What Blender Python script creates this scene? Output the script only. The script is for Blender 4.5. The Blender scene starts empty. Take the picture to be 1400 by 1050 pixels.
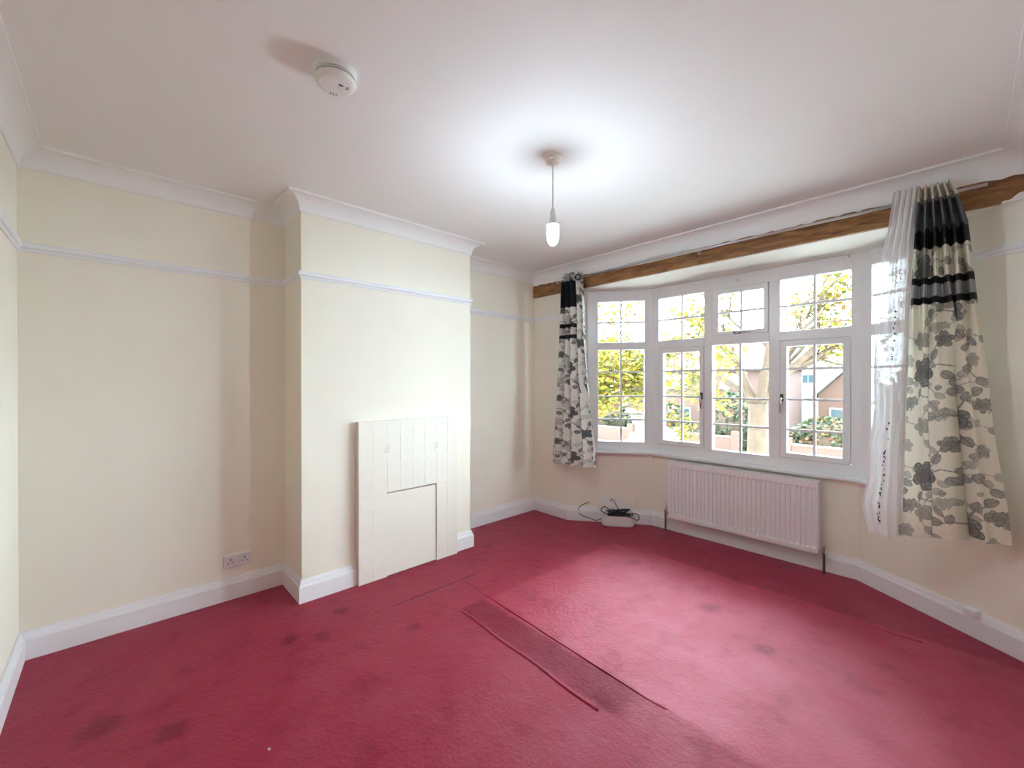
import bpy, bmesh, math, random
import numpy as np
from mathutils import Vector, Matrix

# ------------------------------------------------------------------ camera, sky, exposure
SC = bpy.context.scene
COL = SC.collection
F_PX = 577.34
YAW, PITCH, ROLL = math.radians(46.99), math.radians(-0.2), math.radians(-0.034)
CAM = Vector((3.1384, 0.3569, 1.3533))
_F = Vector((-math.sin(YAW), math.cos(YAW), 0)); _R = Vector((math.cos(YAW), math.sin(YAW), 0)); _U = Vector((0, 0, 1))
_F2 = _F*math.cos(PITCH) + _U*math.sin(PITCH); _U2 = _U*math.cos(PITCH) - _F*math.sin(PITCH)
_R3 = _R*math.cos(ROLL) + _U2*math.sin(ROLL); _U3 = _U2*math.cos(ROLL) - _R*math.sin(ROLL)
cam_data = bpy.data.cameras.new('camera')
cam_data.sensor_fit = 'HORIZONTAL'; cam_data.sensor_width = 36.0
cam_data.lens = F_PX/1400*36.0; cam_data.clip_start = 0.02; cam_data.clip_end = 400
cam = bpy.data.objects.new('camera', cam_data); COL.objects.link(cam)
cam.matrix_world = Matrix(((_R3.x, _U3.x, -_F2.x, CAM.x), (_R3.y, _U3.y, -_F2.y, CAM.y), (_R3.z, _U3.z, -_F2.z, CAM.z), (0, 0, 0, 1)))
SC.camera = cam

SKY = 26.0
BULB = 225.0
world = bpy.data.worlds.new('overcast_sky'); SC.world = world; world.use_nodes = True
wb = world.node_tree.nodes['Background']
wb.inputs['Color'].default_value = (0.81, 0.975, 1.065, 1); wb.inputs['Strength'].default_value = SKY
vs = SC.view_settings
SC.display_settings.display_device = 'sRGB'
vs.view_transform = 'Standard'; vs.look = 'None'; vs.gamma = 1.0; vs.exposure = 0.27; vs.use_curve_mapping = False
SC.cycles.use_denoising = True
SC.cycles.max_bounces = 14; SC.cycles.diffuse_bounces = 8; SC.cycles.transparent_max_bounces = 24; SC.cycles.transmission_bounces = 8
SC.cycles.sample_clamp_indirect = 6.0
SC.cycles.caustics_reflective = False; SC.cycles.caustics_refractive = False

rnd = random.Random(7)

# ------------------------------------------------------------------ materials
MATS = {}
def new_mat(name):
    m = bpy.data.materials.new(name); m.use_nodes = True
    nt = m.node_tree
    return m, nt, nt.nodes['Principled BSDF']
def _set(b, **kw):
    for k, v in kw.items():
        b.inputs[k.replace('_', ' ')].default_value = v
def paint(name, col, rough=0.6, bump=0.0, scale=200.0, var=0.0, vscale=3.0, metallic=0.0, detail=3.0):
    m, nt, b = new_mat(name)
    b.inputs['Base Color'].default_value = (*col, 1); b.inputs['Roughness'].default_value = rough; b.inputs['Metallic'].default_value = metallic
    tc = nt.nodes.new('ShaderNodeTexCoord')
    if bump:
        n = nt.nodes.new('ShaderNodeTexNoise'); n.inputs['Scale'].default_value = scale; n.inputs['Detail'].default_value = detail
        bp = nt.nodes.new('ShaderNodeBump'); bp.inputs['Strength'].default_value = bump; bp.inputs['Distance'].default_value = 0.002
        nt.links.new(tc.outputs['Object'], n.inputs['Vector']); nt.links.new(n.outputs['Fac'], bp.inputs['Height']); nt.links.new(bp.outputs['Normal'], b.inputs['Normal'])
    if var:
        n2 = nt.nodes.new('ShaderNodeTexNoise'); n2.inputs['Scale'].default_value = vscale; n2.inputs['Detail'].default_value = 4
        r = nt.nodes.new('ShaderNodeValToRGB')
        r.color_ramp.elements[0].position = 0.3; r.color_ramp.elements[1].position = 0.7
        r.color_ramp.elements[0].color = (*[c*(1-var) for c in col], 1); r.color_ramp.elements[1].color = (*[min(1, c*(1+var)) for c in col], 1)
        nt.links.new(tc.outputs['Object'], n2.inputs['Vector']); nt.links.new(n2.outputs['Fac'], r.inputs['Fac']); nt.links.new(r.outputs['Color'], b.inputs['Base Color'])
    MATS[name] = m
    return m

paint('wall_paint', (0.88, 0.845, 0.735), 0.75, 0.25, 260, 0.02, 2.0)
paint('ceiling_paint', (0.875, 0.875, 0.865), 0.8, 0.15, 180, 0.012, 1.5)
paint('soffit_paint', (0.86, 0.83, 0.75), 0.7, 0.2, 120, 0.02, 4)
paint('white_gloss', (0.87, 0.88, 0.90), 0.32, 0.05, 60)
paint('cornice_paint', (0.88, 0.88, 0.875), 0.6, 0.06, 90)
paint('upvc', (0.86, 0.87, 0.88), 0.28)
paint('tile_paint', (0.84, 0.81, 0.72), 0.5, 0.5, 90, 0.015, 6)
paint('panel_paint', (0.84, 0.81, 0.71), 0.5, 0.06, 60, 0.012, 5)
paint('radiator_enamel', (0.86, 0.85, 0.86), 0.3)
paint('pipe_brown', (0.10, 0.06, 0.05), 0.4)
paint('chrome', (0.75, 0.74, 0.72), 0.25, metallic=1.0)
paint('valve_white', (0.75, 0.72, 0.66), 0.4)
paint('socket_plastic', (0.78, 0.76, 0.77), 0.35)
paint('slot_shade', (0.03, 0.03, 0.03), 0.7)
paint('detector_plastic', (0.82, 0.81, 0.79), 0.4)
paint('detector_grey', (0.16, 0.16, 0.165), 0.5)
paint('rose_plastic', (0.80, 0.77, 0.72), 0.4)
paint('flex_white', (0.80, 0.79, 0.78), 0.5)
paint('holder_plastic', (0.75, 0.73, 0.74), 0.4)
paint('handle_dark', (0.06, 0.06, 0.06), 0.4)
paint('pole_metal', (0.55, 0.53, 0.52), 0.35, metallic=0.7)
paint('eyelet_black', (0.02, 0.02, 0.022), 0.3)
paint('tub_plastic', (0.82, 0.83, 0.80), 0.4)
paint('cable_black', (0.015, 0.014, 0.016), 0.45)
paint('plaster_bare', (0.62, 0.58, 0.55), 0.9, 0.6, 60, 0.12, 25)
paint('sequin_clear', (0.9, 0.9, 0.92), 0.12)
paint('fleck_dark', (0.02, 0.02, 0.025), 0.3)
# outdoors
paint('grass', (0.05, 0.07, 0.02), 0.9, 0.5, 20, 0.3, 2)
paint('bounce_concrete', (0.42, 0.405, 0.38), 0.9, 0.3, 30, 0.06, 2)
paint('asphalt', (0.22, 0.22, 0.22), 0.9, 0.3, 40, 0.1, 3)
paint('coping_stone', (0.13, 0.125, 0.115), 0.9, 0.3, 40, 0.1, 3)
paint('pavement', (0.40, 0.39, 0.37), 0.9, 0.3, 40, 0.1, 3)
paint('bark', (0.046, 0.027, 0.014), 0.9, 1.0, 14, 0.4, 9)
paint('pale_bark', (0.052, 0.037, 0.020), 0.9, 0.6, 14, 0.3, 9)
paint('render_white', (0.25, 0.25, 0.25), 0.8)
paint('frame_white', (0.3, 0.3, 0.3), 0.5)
paint('roof_tile', (0.06, 0.036, 0.03), 0.85, 1.0, 6, 0.25, 8)
paint('roof_grey', (0.055, 0.052, 0.052), 0.85, 1.0, 6, 0.2, 8)
paint('far_glass', (0.03, 0.045, 0.055), 0.15)
paint('car_silver', (0.2, 0.21, 0.22), 0.25, metallic=0.3)
paint('car_glass', (0.05, 0.06, 0.07), 0.1)
paint('tyre', (0.03, 0.03, 0.03), 0.8)
paint('far_hill', (0.08, 0.1, 0.08), 0.9, 0, 1, 0.2, 0.4)

def brick_mat(name, c1, c2, mortar, scale):
    m, nt, b = new_mat(name)
    tc = nt.nodes.new('ShaderNodeTexCoord'); mp = nt.nodes.new('ShaderNodeMapping'); mp.inputs['Rotation'].default_value = (math.pi/2, 0, 0)
    br = nt.nodes.new('ShaderNodeTexBrick')
    br.inputs['Color1'].default_value = (*c1, 1); br.inputs['Color2'].default_value = (*c2, 1); br.inputs['Mortar'].default_value = (*mortar, 1)
    br.inputs['Scale'].default_value = scale; br.inputs['Mortar Size'].default_value = 0.012; br.inputs['Brick Width'].default_value = 0.225; br.inputs['Row Height'].default_value = 0.075
    nt.links.new(tc.outputs['Object'], mp.inputs['Vector']); nt.links.new(mp.outputs['Vector'], br.inputs['Vector']); nt.links.new(br.outputs['Color'], b.inputs['Base Color'])
    b.inputs['Roughness'].default_value = 0.9
    MATS[name] = m
brick_mat('brick_red', (0.058, 0.018, 0.014), (0.046, 0.014, 0.011), (0.07, 0.055, 0.045), 1.0)
brick_mat('brick_orange', (0.066, 0.021, 0.013), (0.054, 0.017, 0.011), (0.075, 0.055, 0.04), 1.0)

def wood_mat():
    m, nt, b = new_mat('bare_timber')
    tc = nt.nodes.new('ShaderNodeTexCoord'); mp = nt.nodes.new('ShaderNodeMapping'); mp.inputs['Scale'].default_value = (2.2, 14, 14)
    n = nt.nodes.new('ShaderNodeTexNoise'); n.inputs['Scale'].default_value = 2.2; n.inputs['Detail'].default_value = 7; n.inputs['Distortion'].default_value = 1.4
    r = nt.nodes.new('ShaderNodeValToRGB'); e = r.color_ramp.elements
    e[0].position = 0.30; e[0].color = (0.085, 0.028, 0.008, 1); e[1].position = 0.66; e[1].color = (0.31, 0.150, 0.050, 1)
    x = e.new(0.46); x.color = (0.205, 0.085, 0.024, 1)
    # knots
    mp2 = nt.nodes.new('ShaderNodeMapping'); mp2.inputs['Scale'].default_value = (1.0, 1.0, 2.2)
    v = nt.nodes.new('ShaderNodeTexVoronoi'); v.inputs['Scale'].default_value = 3.1
    r2 = nt.nodes.new('ShaderNodeValToRGB'); r2.color_ramp.elements[0].position = 0.03; r2.color_ramp.elements[0].color = (0.35, 0.3, 0.28, 1)
    r2.color_ramp.elements[1].position = 0.13; r2.color_ramp.elements[1].color = (1, 1, 1, 1)
    mx = nt.nodes.new('ShaderNodeMix'); mx.data_type = 'RGBA'; mx.blend_type = 'MULTIPLY'; mx.inputs[0].default_value = 1
    L = nt.links.new
    L(tc.outputs['Object'], mp.inputs['Vector']); L(mp.outputs['Vector'], n.inputs['Vector']); L(n.outputs['Fac'], r.inputs['Fac'])
    L(tc.outputs['Object'], mp2.inputs['Vector']); L(mp2.outputs['Vector'], v.inputs['Vector']); L(v.outputs['Distance'], r2.inputs['Fac'])
    L(r.outputs['Color'], mx.inputs[6]); L(r2.outputs['Color'], mx.inputs[7]); L(mx.outputs[2], b.inputs['Base Color'])
    b.inputs['Roughness'].default_value = 0.65
    MATS['bare_timber'] = m
wood_mat()

def attr_mat(name, rough=0.8, transl=0.0, sheen=0.0):
    m, nt, b = new_mat(name)
    a = nt.nodes.new('ShaderNodeAttribute'); a.attribute_name = 'print'
    nt.links.new(a.outputs['Color'], b.inputs['Base Color']); b.inputs['Roughness'].default_value = rough
    b.inputs['Sheen Weight'].default_value = sheen
    if transl:
        t = nt.nodes.new('ShaderNodeBsdfTranslucent'); mx = nt.nodes.new('ShaderNodeMixShader'); mx.inputs[0].default_value = transl
        nt.links.new(a.outputs['Color'], t.inputs['Color'])
        nt.links.new(b.outputs[0], mx.inputs[1]); nt.links.new(t.outputs[0], mx.inputs[2]); nt.links.new(mx.outputs[0], nt.nodes['Material Output'].inputs['Surface'])
    MATS[name] = m
attr_mat('floral_fabric', 0.85, 0.10)
attr_mat('leaf', 0.6, 0.35)

def net_mat():
    m, nt, b = new_mat('net_fabric')
    b.inputs['Base Color'].default_value = (0.86, 0.86, 0.86, 1); b.inputs['Roughness'].default_value = 0.6
    a = nt.nodes.new('ShaderNodeAttribute'); a.attribute_name = 'print'
    t = nt.nodes.new('ShaderNodeBsdfTranslucent'); t.inputs['Color'].default_value = (0.86, 0.86, 0.86, 1)
    tr = nt.nodes.new('ShaderNodeBsdfTransparent')
    m1 = nt.nodes.new('ShaderNodeMixShader'); m1.inputs[0].default_value = 0.05
    m2 = nt.nodes.new('ShaderNodeMixShader')
    L = nt.links.new
    L(b.outputs[0], m1.inputs[1]); L(t.outputs[0], m1.inputs[2])
    L(a.outputs['Fac'], m2.inputs[0]); L(tr.outputs[0], m2.inputs[1]); L(m1.outputs[0], m2.inputs[2]); L(m2.outputs[0], nt.nodes['Material Output'].inputs['Surface'])
    MATS['net_fabric'] = m
net_mat()

def glass_mat():
    m, nt, b = new_mat('clear_glass')
    nt.nodes.remove(b)
    tr = nt.nodes.new('ShaderNodeBsdfTransparent'); tr.inputs['Color'].default_value = (0.97, 0.985, 0.98, 1)
    gl = nt.nodes.new('ShaderNodeBsdfGlossy'); gl.inputs['Roughness'].default_value = 0.02
    fr = nt.nodes.new('ShaderNodeFresnel'); fr.inputs['IOR'].default_value = 1.35
    mx = nt.nodes.new('ShaderNodeMixShader')
    L = nt.links.new
    L(fr.outputs[0], mx.inputs[0]); L(tr.outputs[0], mx.inputs[1]); L(gl.outputs[0], mx.inputs[2]); L(mx.outputs[0], nt.nodes['Material Output'].inputs['Surface'])
    MATS['clear_glass'] = m
glass_mat()

def bulb_mat():
    m, nt, b = new_mat('lit_bulb')
    b.inputs['Base Color'].default_value = (1, 1, 1, 1)
    b.inputs['Emission Color'].default_value = (0.75, 0.94, 1.10, 1); b.inputs['Emission Strength'].default_value = BULB
    MATS['lit_bulb'] = m
bulb_mat()

def carpet_mat():
    m, nt, b = new_mat('crimson_carpet')
    L = nt.links.new; N = nt.nodes.new
    tc = N('ShaderNodeTexCoord')
    def math_(op, a, c=None, d=None):
        n = N('ShaderNodeMath'); n.operation = op
        for i, v in enumerate((a, c, d)):
            if v is None: continue
            if isinstance(v, (int, float)): n.inputs[i].default_value = v
            else: L(v, n.inputs[i])
        return n.outputs[0]
    def noise(scale, detail=3, rough=0.5):
        n = N('ShaderNodeTexNoise'); n.inputs['Scale'].default_value = scale; n.inputs['Detail'].default_value = detail; n.inputs['Roughness'].default_value = rough
        L(tc.outputs['Object'], n.inputs['Vector']); return n.outputs['Fac']
    def smooth(v, a, c):
        n = N('ShaderNodeMapRange'); n.interpolation_type = 'SMOOTHSTEP'
        n.inputs['From Min'].default_value = a; n.inputs['From Max'].default_value = c
        L(v, n.inputs['Value']); return n.outputs['Result']
    sx = N('ShaderNodeSeparateXYZ'); L(tc.outputs['Object'], sx.inputs[0])
    wob = math_('MULTIPLY', math_('SUBTRACT', noise(16, 4), 0.5), 0.05)
    X = math_('ADD', sx.outputs[0], wob); Y = math_('ADD', sx.outputs[1], math_('MULTIPLY', math_('SUBTRACT', noise(19, 4), 0.5), 0.05))
    # faded rectangle in front of the bay, where the pile is crushed flat
    rect = math_('MULTIPLY', math_('MULTIPLY', smooth(X, 1.09, 1.14), smooth(Y, 1.99, 2.04)), math_('SUBTRACT', 1, smooth(Y, 3.43, 3.47)))
    # dark strip of unworn pile
    Xr, Yr = X, Y
    yl = math_('ADD', Yr, math_('MULTIPLY', math_('SUBTRACT', Xr, 1.1), 0.025))
    strip = math_('MULTIPLY', math_('MULTIPLY', smooth(Xr, 1.07, 1.10), math_('SUBTRACT', 1, smooth(Xr, 2.10, 2.26))),
                  math_('MULTIPLY', smooth(yl, 1.835, 1.86), math_('SUBTRACT', 1, smooth(yl, 2.02, 2.04))))
    # narrow dark seam mark along the old hearth, parallel to the chimney breast
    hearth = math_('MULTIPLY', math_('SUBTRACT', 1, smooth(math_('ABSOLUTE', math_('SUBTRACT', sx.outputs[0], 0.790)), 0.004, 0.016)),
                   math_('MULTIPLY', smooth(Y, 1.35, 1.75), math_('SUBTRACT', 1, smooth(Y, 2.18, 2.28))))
    line2 = math_('MULTIPLY', math_('SUBTRACT', 1, smooth(math_('ABSOLUTE', math_('SUBTRACT', math_('ADD', sx.outputs[1], math_('MULTIPLY', sx.outputs[0], 0.047)), 2.119)), 0.003, 0.008)),
                   math_('MULTIPLY', smooth(sx.outputs[0], 0.79, 0.80), math_('SUBTRACT', 1, smooth(X, 2.28, 2.33))))
    spots = None
    for (px, py, r) in ((1.057, 1.549, .05), (0.80, 1.15, .06), (0.72, 1.02, .05), (1.292, 2.253, .045), (1.042, .506, .07), (.83, .30, .09), (2.10, 2.95, .07), (2.45, 2.75, .06), (1.45, 3.2, .06), (0.62, 1.32, .05)):
        d = math_('SQRT', math_('ADD', math_('POWER', math_('SUBTRACT', X, px), 2), math_('POWER', math_('SUBTRACT', Y, py), 2)))
        s = math_('SUBTRACT', 1, smooth(d, r*0.35, r*1.2))
        spots = s if spots is None else math_('MAXIMUM', spots, s)
    # cloudy footprints and traffic wear
    cloud = smooth(noise(5.5, 5, 0.62), 0.50, 0.70)
    grain = noise(230, 3, 0.7)
    k = math_('ADD', 0.96, math_('MULTIPLY', rect, 0.20))
    k = math_('MULTIPLY', k, math_('SUBTRACT', 1, math_('MULTIPLY', strip, 0.30)))
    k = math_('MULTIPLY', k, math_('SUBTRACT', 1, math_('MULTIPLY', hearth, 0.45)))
    k = math_('MULTIPLY', k, math_('SUBTRACT', 1, math_('MULTIPLY', spots, 0.33)))
    k = math_('MULTIPLY', k, math_('SUBTRACT', 1, math_('MULTIPLY', cloud, 0.18)))
    k = math_('MULTIPLY', k, math_('ADD', 0.40, math_('MULTIPLY', grain, 1.20)))
    vm = N('ShaderNodeVectorMath'); vm.operation = 'SCALE'; vm.inputs[0].default_value = (0.250, 0.011, 0.036); L(k, vm.inputs['Scale'])
    L(vm.outputs[0], b.inputs['Base Color'])
    b.inputs['Roughness'].default_value = 0.44; 
    mott = math_('ADD', 0.62, math_('MULTIPLY', smooth(noise(3.2, 6, 0.65), 0.34, 0.66), 0.55))
    mott = math_('MULTIPLY', mott, math_('ADD', 0.35, math_('MULTIPLY', noise(300, 3, 0.7), 1.3)))
    mott = math_('MULTIPLY', mott, math_('SUBTRACT', 1, math_('MULTIPLY', math_('MAXIMUM', strip, math_('MULTIPLY', spots, 0.8)), 0.5)))
    mott = math_('MULTIPLY', mott, math_('SUBTRACT', 1, math_('MULTIPLY', cloud, 0.35)))
    L(math_('MULTIPLY', mott, math_('ADD', 0.48, math_('MULTIPLY', rect, 0.52))), b.inputs['Specular IOR Level'])
    b.inputs['Specular Tint'].default_value = (0.95, 0.47, 0.58, 1)
    b.inputs['Sheen Weight'].default_value = 0.05; b.inputs['Sheen Roughness'].default_value = 0.4; b.inputs['Sheen Tint'].default_value = (1, 0.50, 0.60, 1)
    bp = N('ShaderNodeBump'); bp.inputs['Strength'].default_value = 0.7; bp.inputs['Distance'].default_value = 0.005
    h = math_('ADD', math_('MULTIPLY', grain, 0.7), math_('ADD', noise(60, 4), math_('MULTIPLY', noise(14, 3), 1.5)))
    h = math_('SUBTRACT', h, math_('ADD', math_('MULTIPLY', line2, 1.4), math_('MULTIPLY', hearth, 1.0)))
    L(h, bp.inputs['Height']); L(bp.outputs['Normal'], b.inputs['Normal'])
    MATS['crimson_carpet'] = m
carpet_mat()

# ------------------------------------------------------------------ mesh helpers
class MB:
    def __init__(self): self.v = []; self.f = []
    def add(self, vs, fs):
        o = len(self.v); self.v += [tuple(p) for p in vs]; self.f += [tuple(i+o for i in q) for q in fs]; return self
    def box(self, x0, x1, y0, y1, z0, z1):
        return self.add([(x0,y0,z0),(x1,y0,z0),(x1,y1,z0),(x0,y1,z0),(x0,y0,z1),(x1,y0,z1),(x1,y1,z1),(x0,y1,z1)],
                        [(0,3,2,1),(4,5,6,7),(0,1,5,4),(1,2,6,5),(2,3,7,6),(3,0,4,7)])
    def prism(self, poly, z0, z1):
        n = len(poly)
        a = sum(poly[i][0]*poly[(i+1)%n][1]-poly[(i+1)%n][0]*poly[i][1] for i in range(n))
        if a < 0: poly = poly[::-1]
        return self.add([(x,y,z0) for x,y in poly]+[(x,y,z1) for x,y in poly],
                        [tuple(range(n-1,-1,-1)), tuple(range(n,2*n))]+[(i,(i+1)%n,n+(i+1)%n,n+i) for i in range(n)])
    def tube(self, path, r, n=8, closed=False):
        P = [Vector(p) for p in path]; m = len(P)
        rs = r if isinstance(r, (list, tuple)) else [r]*m
        up = None; vs = []
        for i in range(m):
            if closed: d = P[(i+1)%m]-P[i-1]
            else: d = P[min(i+1,m-1)]-P[max(i-1,0)]
            if d.length < 1e-9: d = Vector((0,0,1))
            d.normalize()
            if up is None:
                up = Vector((0,0,1)) if abs(d.z) < 0.9 else Vector((1,0,0))
            up = (up - d*up.dot(d))
            if up.length < 1e-6: up = d.orthogonal()
            up.normalize(); s = d.cross(up)
            for k in range(n):
                a = 2*math.pi*k/n
                vs.append(P[i]+(up*math.cos(a)+s*math.sin(a))*rs[i])
        fs = []
        for i in range(m if closed else m-1):
            j = (i+1)%m
            for k in range(n): fs.append((i*n+k, i*n+(k+1)%n, j*n+(k+1)%n, j*n+k))
        if not closed: fs += [tuple(range(n-1,-1,-1)), tuple((m-1)*n+k for k in range(n))]
        return self.add(vs, fs)
    def lathe(self, prof, c=(0,0,0), n=32, axis='z'):
        vs = []; fs = []; m = len(prof)
        for r, z in prof:
            for k in range(n):
                a = 2*math.pi*k/n; p = (r*math.cos(a), r*math.sin(a), z)
                if axis == 'y': p = (p[0], p[2], p[1])
                if axis == 'x': p = (p[2], p[0], p[1])
                vs.append((p[0]+c[0], p[1]+c[1], p[2]+c[2]))
        for i in range(m-1):
            for k in range(n): fs.append((i*n+k, i*n+(k+1)%n, (i+1)*n+(k+1)%n, (i+1)*n+k))
        fs += [tuple(range(n-1,-1,-1)), tuple((m-1)*n+k for k in range(n))]
        return self.add(vs, fs)
    def ring(self, ox0, ox1, oz0, oz1, ix0, ix1, iz0, iz1, y0, y1):
        """a rectangular frame standing in the xz plane"""
        o = [(ox0,oz0),(ox1,oz0),(ox1,oz1),(ox0,oz1)]; i = [(ix0,iz0),(ix1,iz0),(ix1,iz1),(ix0,iz1)]
        vs = [(x,y0,z) for x,z in o]+[(x,y0,z) for x,z in i]+[(x,y1,z) for x,z in o]+[(x,y1,z) for x,z in i]
        fs = []
        for k in range(4):
            l = (k+1)%4
            fs += [(k,l,4+l,4+k),(8+l,8+k,12+k,12+l),(l,k,8+k,8+l),(4+k,4+l,12+l,12+k)]
        return self.add(vs, fs)
    def build(self, name, mat, parent=None, bevel=0.0, seg=2, smooth=False, fix=True):
        me = bpy.data.meshes.new(name); me.from_pydata(self.v, [], self.f)
        if bevel or fix:
            bm = bmesh.new(); bm.from_mesh(me)
            if bevel:
                es = [e for e in bm.edges if len(e.link_faces) == 2 and e.calc_face_angle(0) > 0.5]
                bmesh.ops.bevel(bm, geom=es, offset=bevel, segments=seg, affect='EDGES', profile=0.5, clamp_overlap=True)
            bmesh.ops.recalc_face_normals(bm, faces=bm.faces)
            bm.to_mesh(me); bm.free()
        me.materials.append(MATS[mat])
        if smooth: me.polygons.foreach_set('use_smooth', [True]*len(me.polygons))
        me.update()
        return link(name, me, parent)
def link(name, data, parent=None):
    o = bpy.data.objects.new(name, data); COL.objects.link(o)
    if parent is not None: o.parent = parent
    return o
def tag(o, label=None, cat=None, group=None, kind=None):
    if label: o['label'] = label
    if cat: o['category'] = cat
    if group: o['group'] = group
    if kind: o['kind'] = kind
    return o
def empty(name, loc=(0,0,0), rz=0.0):
    o = link(name, None); o.location = loc; o.rotation_euler = (0,0,rz); o.empty_display_size = 0.05
    return o
def struct(o): o['kind'] = 'structure'; return o
def share(src, name, parent, loc=None):
    c = src.copy(); c.name = name; COL.objects.link(c); c.parent = parent
    if loc is not None: c.location = loc
    return c
def smooth_by_angle(o, ang=0.7):
    me = o.data; me.polygons.foreach_set('use_smooth', [True]*len(me.polygons))
    bm = bmesh.new(); bm.from_mesh(me)
    for e in bm.edges:
        e.smooth = not (len(e.link_faces) == 2 and e.calc_face_angle(0) > ang)
    bm.to_mesh(me); bm.free()
    return o

# ------------------------------------------------------------------ room dimensions
H = 2.5
XR, YB = 3.358, 3.61
XB, Y1, Y2 = 0.3526, 1.1821, 2.4814
BR0, BR1 = Vector((3.358, 3.565)), Vector((2.645, 4.075))     # right splay of the bay, inner wall line
BL1, BL0 = Vector((1.11, 4.075)), Vector((0.465, 3.61))       # left splay
BEAM0, BEAM1 = 2.25, 2.378
SILL_TOP = 0.700
def seg_poly(a, b, t):
    a, b = Vector(a), Vector(b); d = (b-a).normalized(); n = Vector((-d.y, d.x))   # interior on the left
    return [tuple(a), tuple(b), tuple(b-n*t), tuple(a-n*t)]

# floor (carpet) and ceiling
floor = struct(MB().prism([(-.02,-.02),(XR+.02,-.02),(XR+.02,3.57),(2.66,4.09),(1.10,4.09),(.44,3.63),(-.02,3.63)], -0.12, 0.0).build('floor', 'crimson_carpet'))
floor['label'] = 'crimson fitted carpet with a dark strip and pressed seams'
def seam(pts, r, flat):
    b = MB().tube([(x, y, 0.0) for x, y in pts], r, 8)
    b.v = [(x, y, z*flat) for x, y, z in b.v]
    return b.build('carpet_seam', 'crimson_carpet', floor, smooth=True)
seam([(1.09+i*0.1, 3.428-0.0009*i+0.003*math.sin(i*1.7), ) for i in range(20)], 0.010, 0.55)
seam([(.80+i*0.1, 2.0815-0.0047*i+0.0015*math.sin(i*2.1)) for i in range(16)], [.005]*3+[.008]+[.012]*10+[.009, .004], 0.6)
seam([(1.11+i*0.1, 1.842-0.004*i+0.005*math.sin(i*1.3)) for i in range(11)], 0.009, 0.6)
struct(MB().box(-.15, XR+.15, -.15, 3.78, H, H+.12).build('ceiling', 'ceiling_paint'))

# walls
struct(MB().box(-.15, 0, -.15, 3.78, -.05, H).build('wall_left', 'wall_paint'))
struct(MB().box(0, XR, -.15, 0, -.05, H).build('wall_back', 'wall_paint'))
struct(MB().box(XR, XR+.15, -.15, 3.78, -.05, H).build('wall_right', 'wall_paint'))
struct(MB().box(-.01, XB, Y1, Y2, -.05, H).build('wall_chimney_breast', 'wall_paint'))
struct(MB().prism([(0,YB),(.465,YB),(.465,3.78),(0,3.78)], -.05, BEAM0).box(0, XR, YB, 3.78, BEAM1, H).build('wall_window', 'wall_paint'))
WL_D = Vector((.655,.46)).normalized(); WL_C = Vector((1.09,4.09)); WL_W = 0.597
WR_D = Vector((.713,-.51)).normalized(); WR_C = Vector((2.66,4.09)); WR_W = 0.600
WL_O = WL_C - WL_D*WL_W; WR_E = WR_C + WR_D*WR_W
LOW = 0.668
# the two full-height piers beside the outer window ends
nR = Vector((BR1-BR0)).normalized(); tR = (WR_E-BR0).dot(nR)
nL = Vector((BL0-BL1)).normalized(); tL = (WL_O-BL1).dot(nL)
struct(MB().prism(seg_poly(BR0+Vector((.03,-.02)), BR1, .14), -.05, LOW).prism(seg_poly(BR0+Vector((.03,-.02)), BR0+nR*tR, .14), LOW, BEAM0).build('wall_bay_right', 'wall_paint'))
struct(MB().prism([(BR1.x+.02,BR1.y),(BL1.x-.02,BL1.y),(BL1.x-.06,BL1.y+.14),(BR1.x+.06,BR1.y+.14)], -.05, LOW).build('wall_bay_centre', 'wall_paint'))
struct(MB().prism(seg_poly(BL1, BL0, .14), -.05, LOW).prism(seg_poly(BL1+nL*tL, BL0, .14), LOW, BEAM0).build('wall_bay_left', 'wall_paint'))
struct(MB().prism([(.30,3.615),(XR+.14,3.615),(XR+.10,3.75),(2.80,4.28),(.96,4.28),(.30,3.80)], BEAM0-.002, 2.42).build('ceiling_bay', 'soffit_paint'))

# mitred mouldings
def moulding(prefix, path, prof, mat, names, closed=False, skip=()):
    n = len(path); segs = n if closed else n-1
    P = [Vector(p) for p in path]
    nor = []
    for i in range(segs):
        d = (P[(i+1)%n]-P[i]).normalized(); nor.append(Vector((-d.y, d.x)))
    def mit(i):
        a = nor[i-1] if (closed or i > 0) else None; b = nor[i%segs] if (closed or i < segs) else None
        if a is None: return b
        if b is None: return a
        return (a+b)/(1+a.dot(b))
    out = []
    for i in range(segs):
        if i in skip: continue
        A, B = P[i], P[(i+1)%n]; mA, mB = mit(i), mit((i+1) % n if closed else i+1)
        mb = MB(); m = len(prof)
        vs = [(A.x+mA.x*o, A.y+mA.y*o, z) for o, z in prof]+[(B.x+mB.x*o, B.y+mB.y*o, z) for o, z in prof]
        fs = [(k,(k+1)%m,m+(k+1)%m,m+k) for k in range(m)]+[tuple(range(m-1,-1,-1)), tuple(range(m,2*m))]
        mb.add(vs, fs); out.append(struct(mb.build(names[i] if names else prefix, mat)))
    return out
SK = [(0,0),(.022,0),(.022,.098),(.018,.101),(.018,.106),(.0145,.109),(.0125,.118),(.0105,.127),(.0065,.131),(.0065,.138),(-.003,.138),(-.003,0)]
FP0, FP1 = 1.519, 2.322     # fireplace extent along the breast
sk_path = [(0,0),(XR,0),(XR,3.565),tuple(BR1),tuple(BL1),tuple(BL0),(0,YB),(0,Y2),(XB,Y2),(XB,FP1),(XB,FP0),(XB,Y1),(0,Y1)]
sk_names = ['baseboard_back','baseboard_right','baseboard_bay_right','baseboard_bay_centre','baseboard_bay_left','baseboard_window','baseboard_far_alcove','baseboard_breast_far_return','baseboard_breast_far','x','baseboard_breast_near','baseboard_breast_near_return','baseboard_near_alcove']
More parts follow.
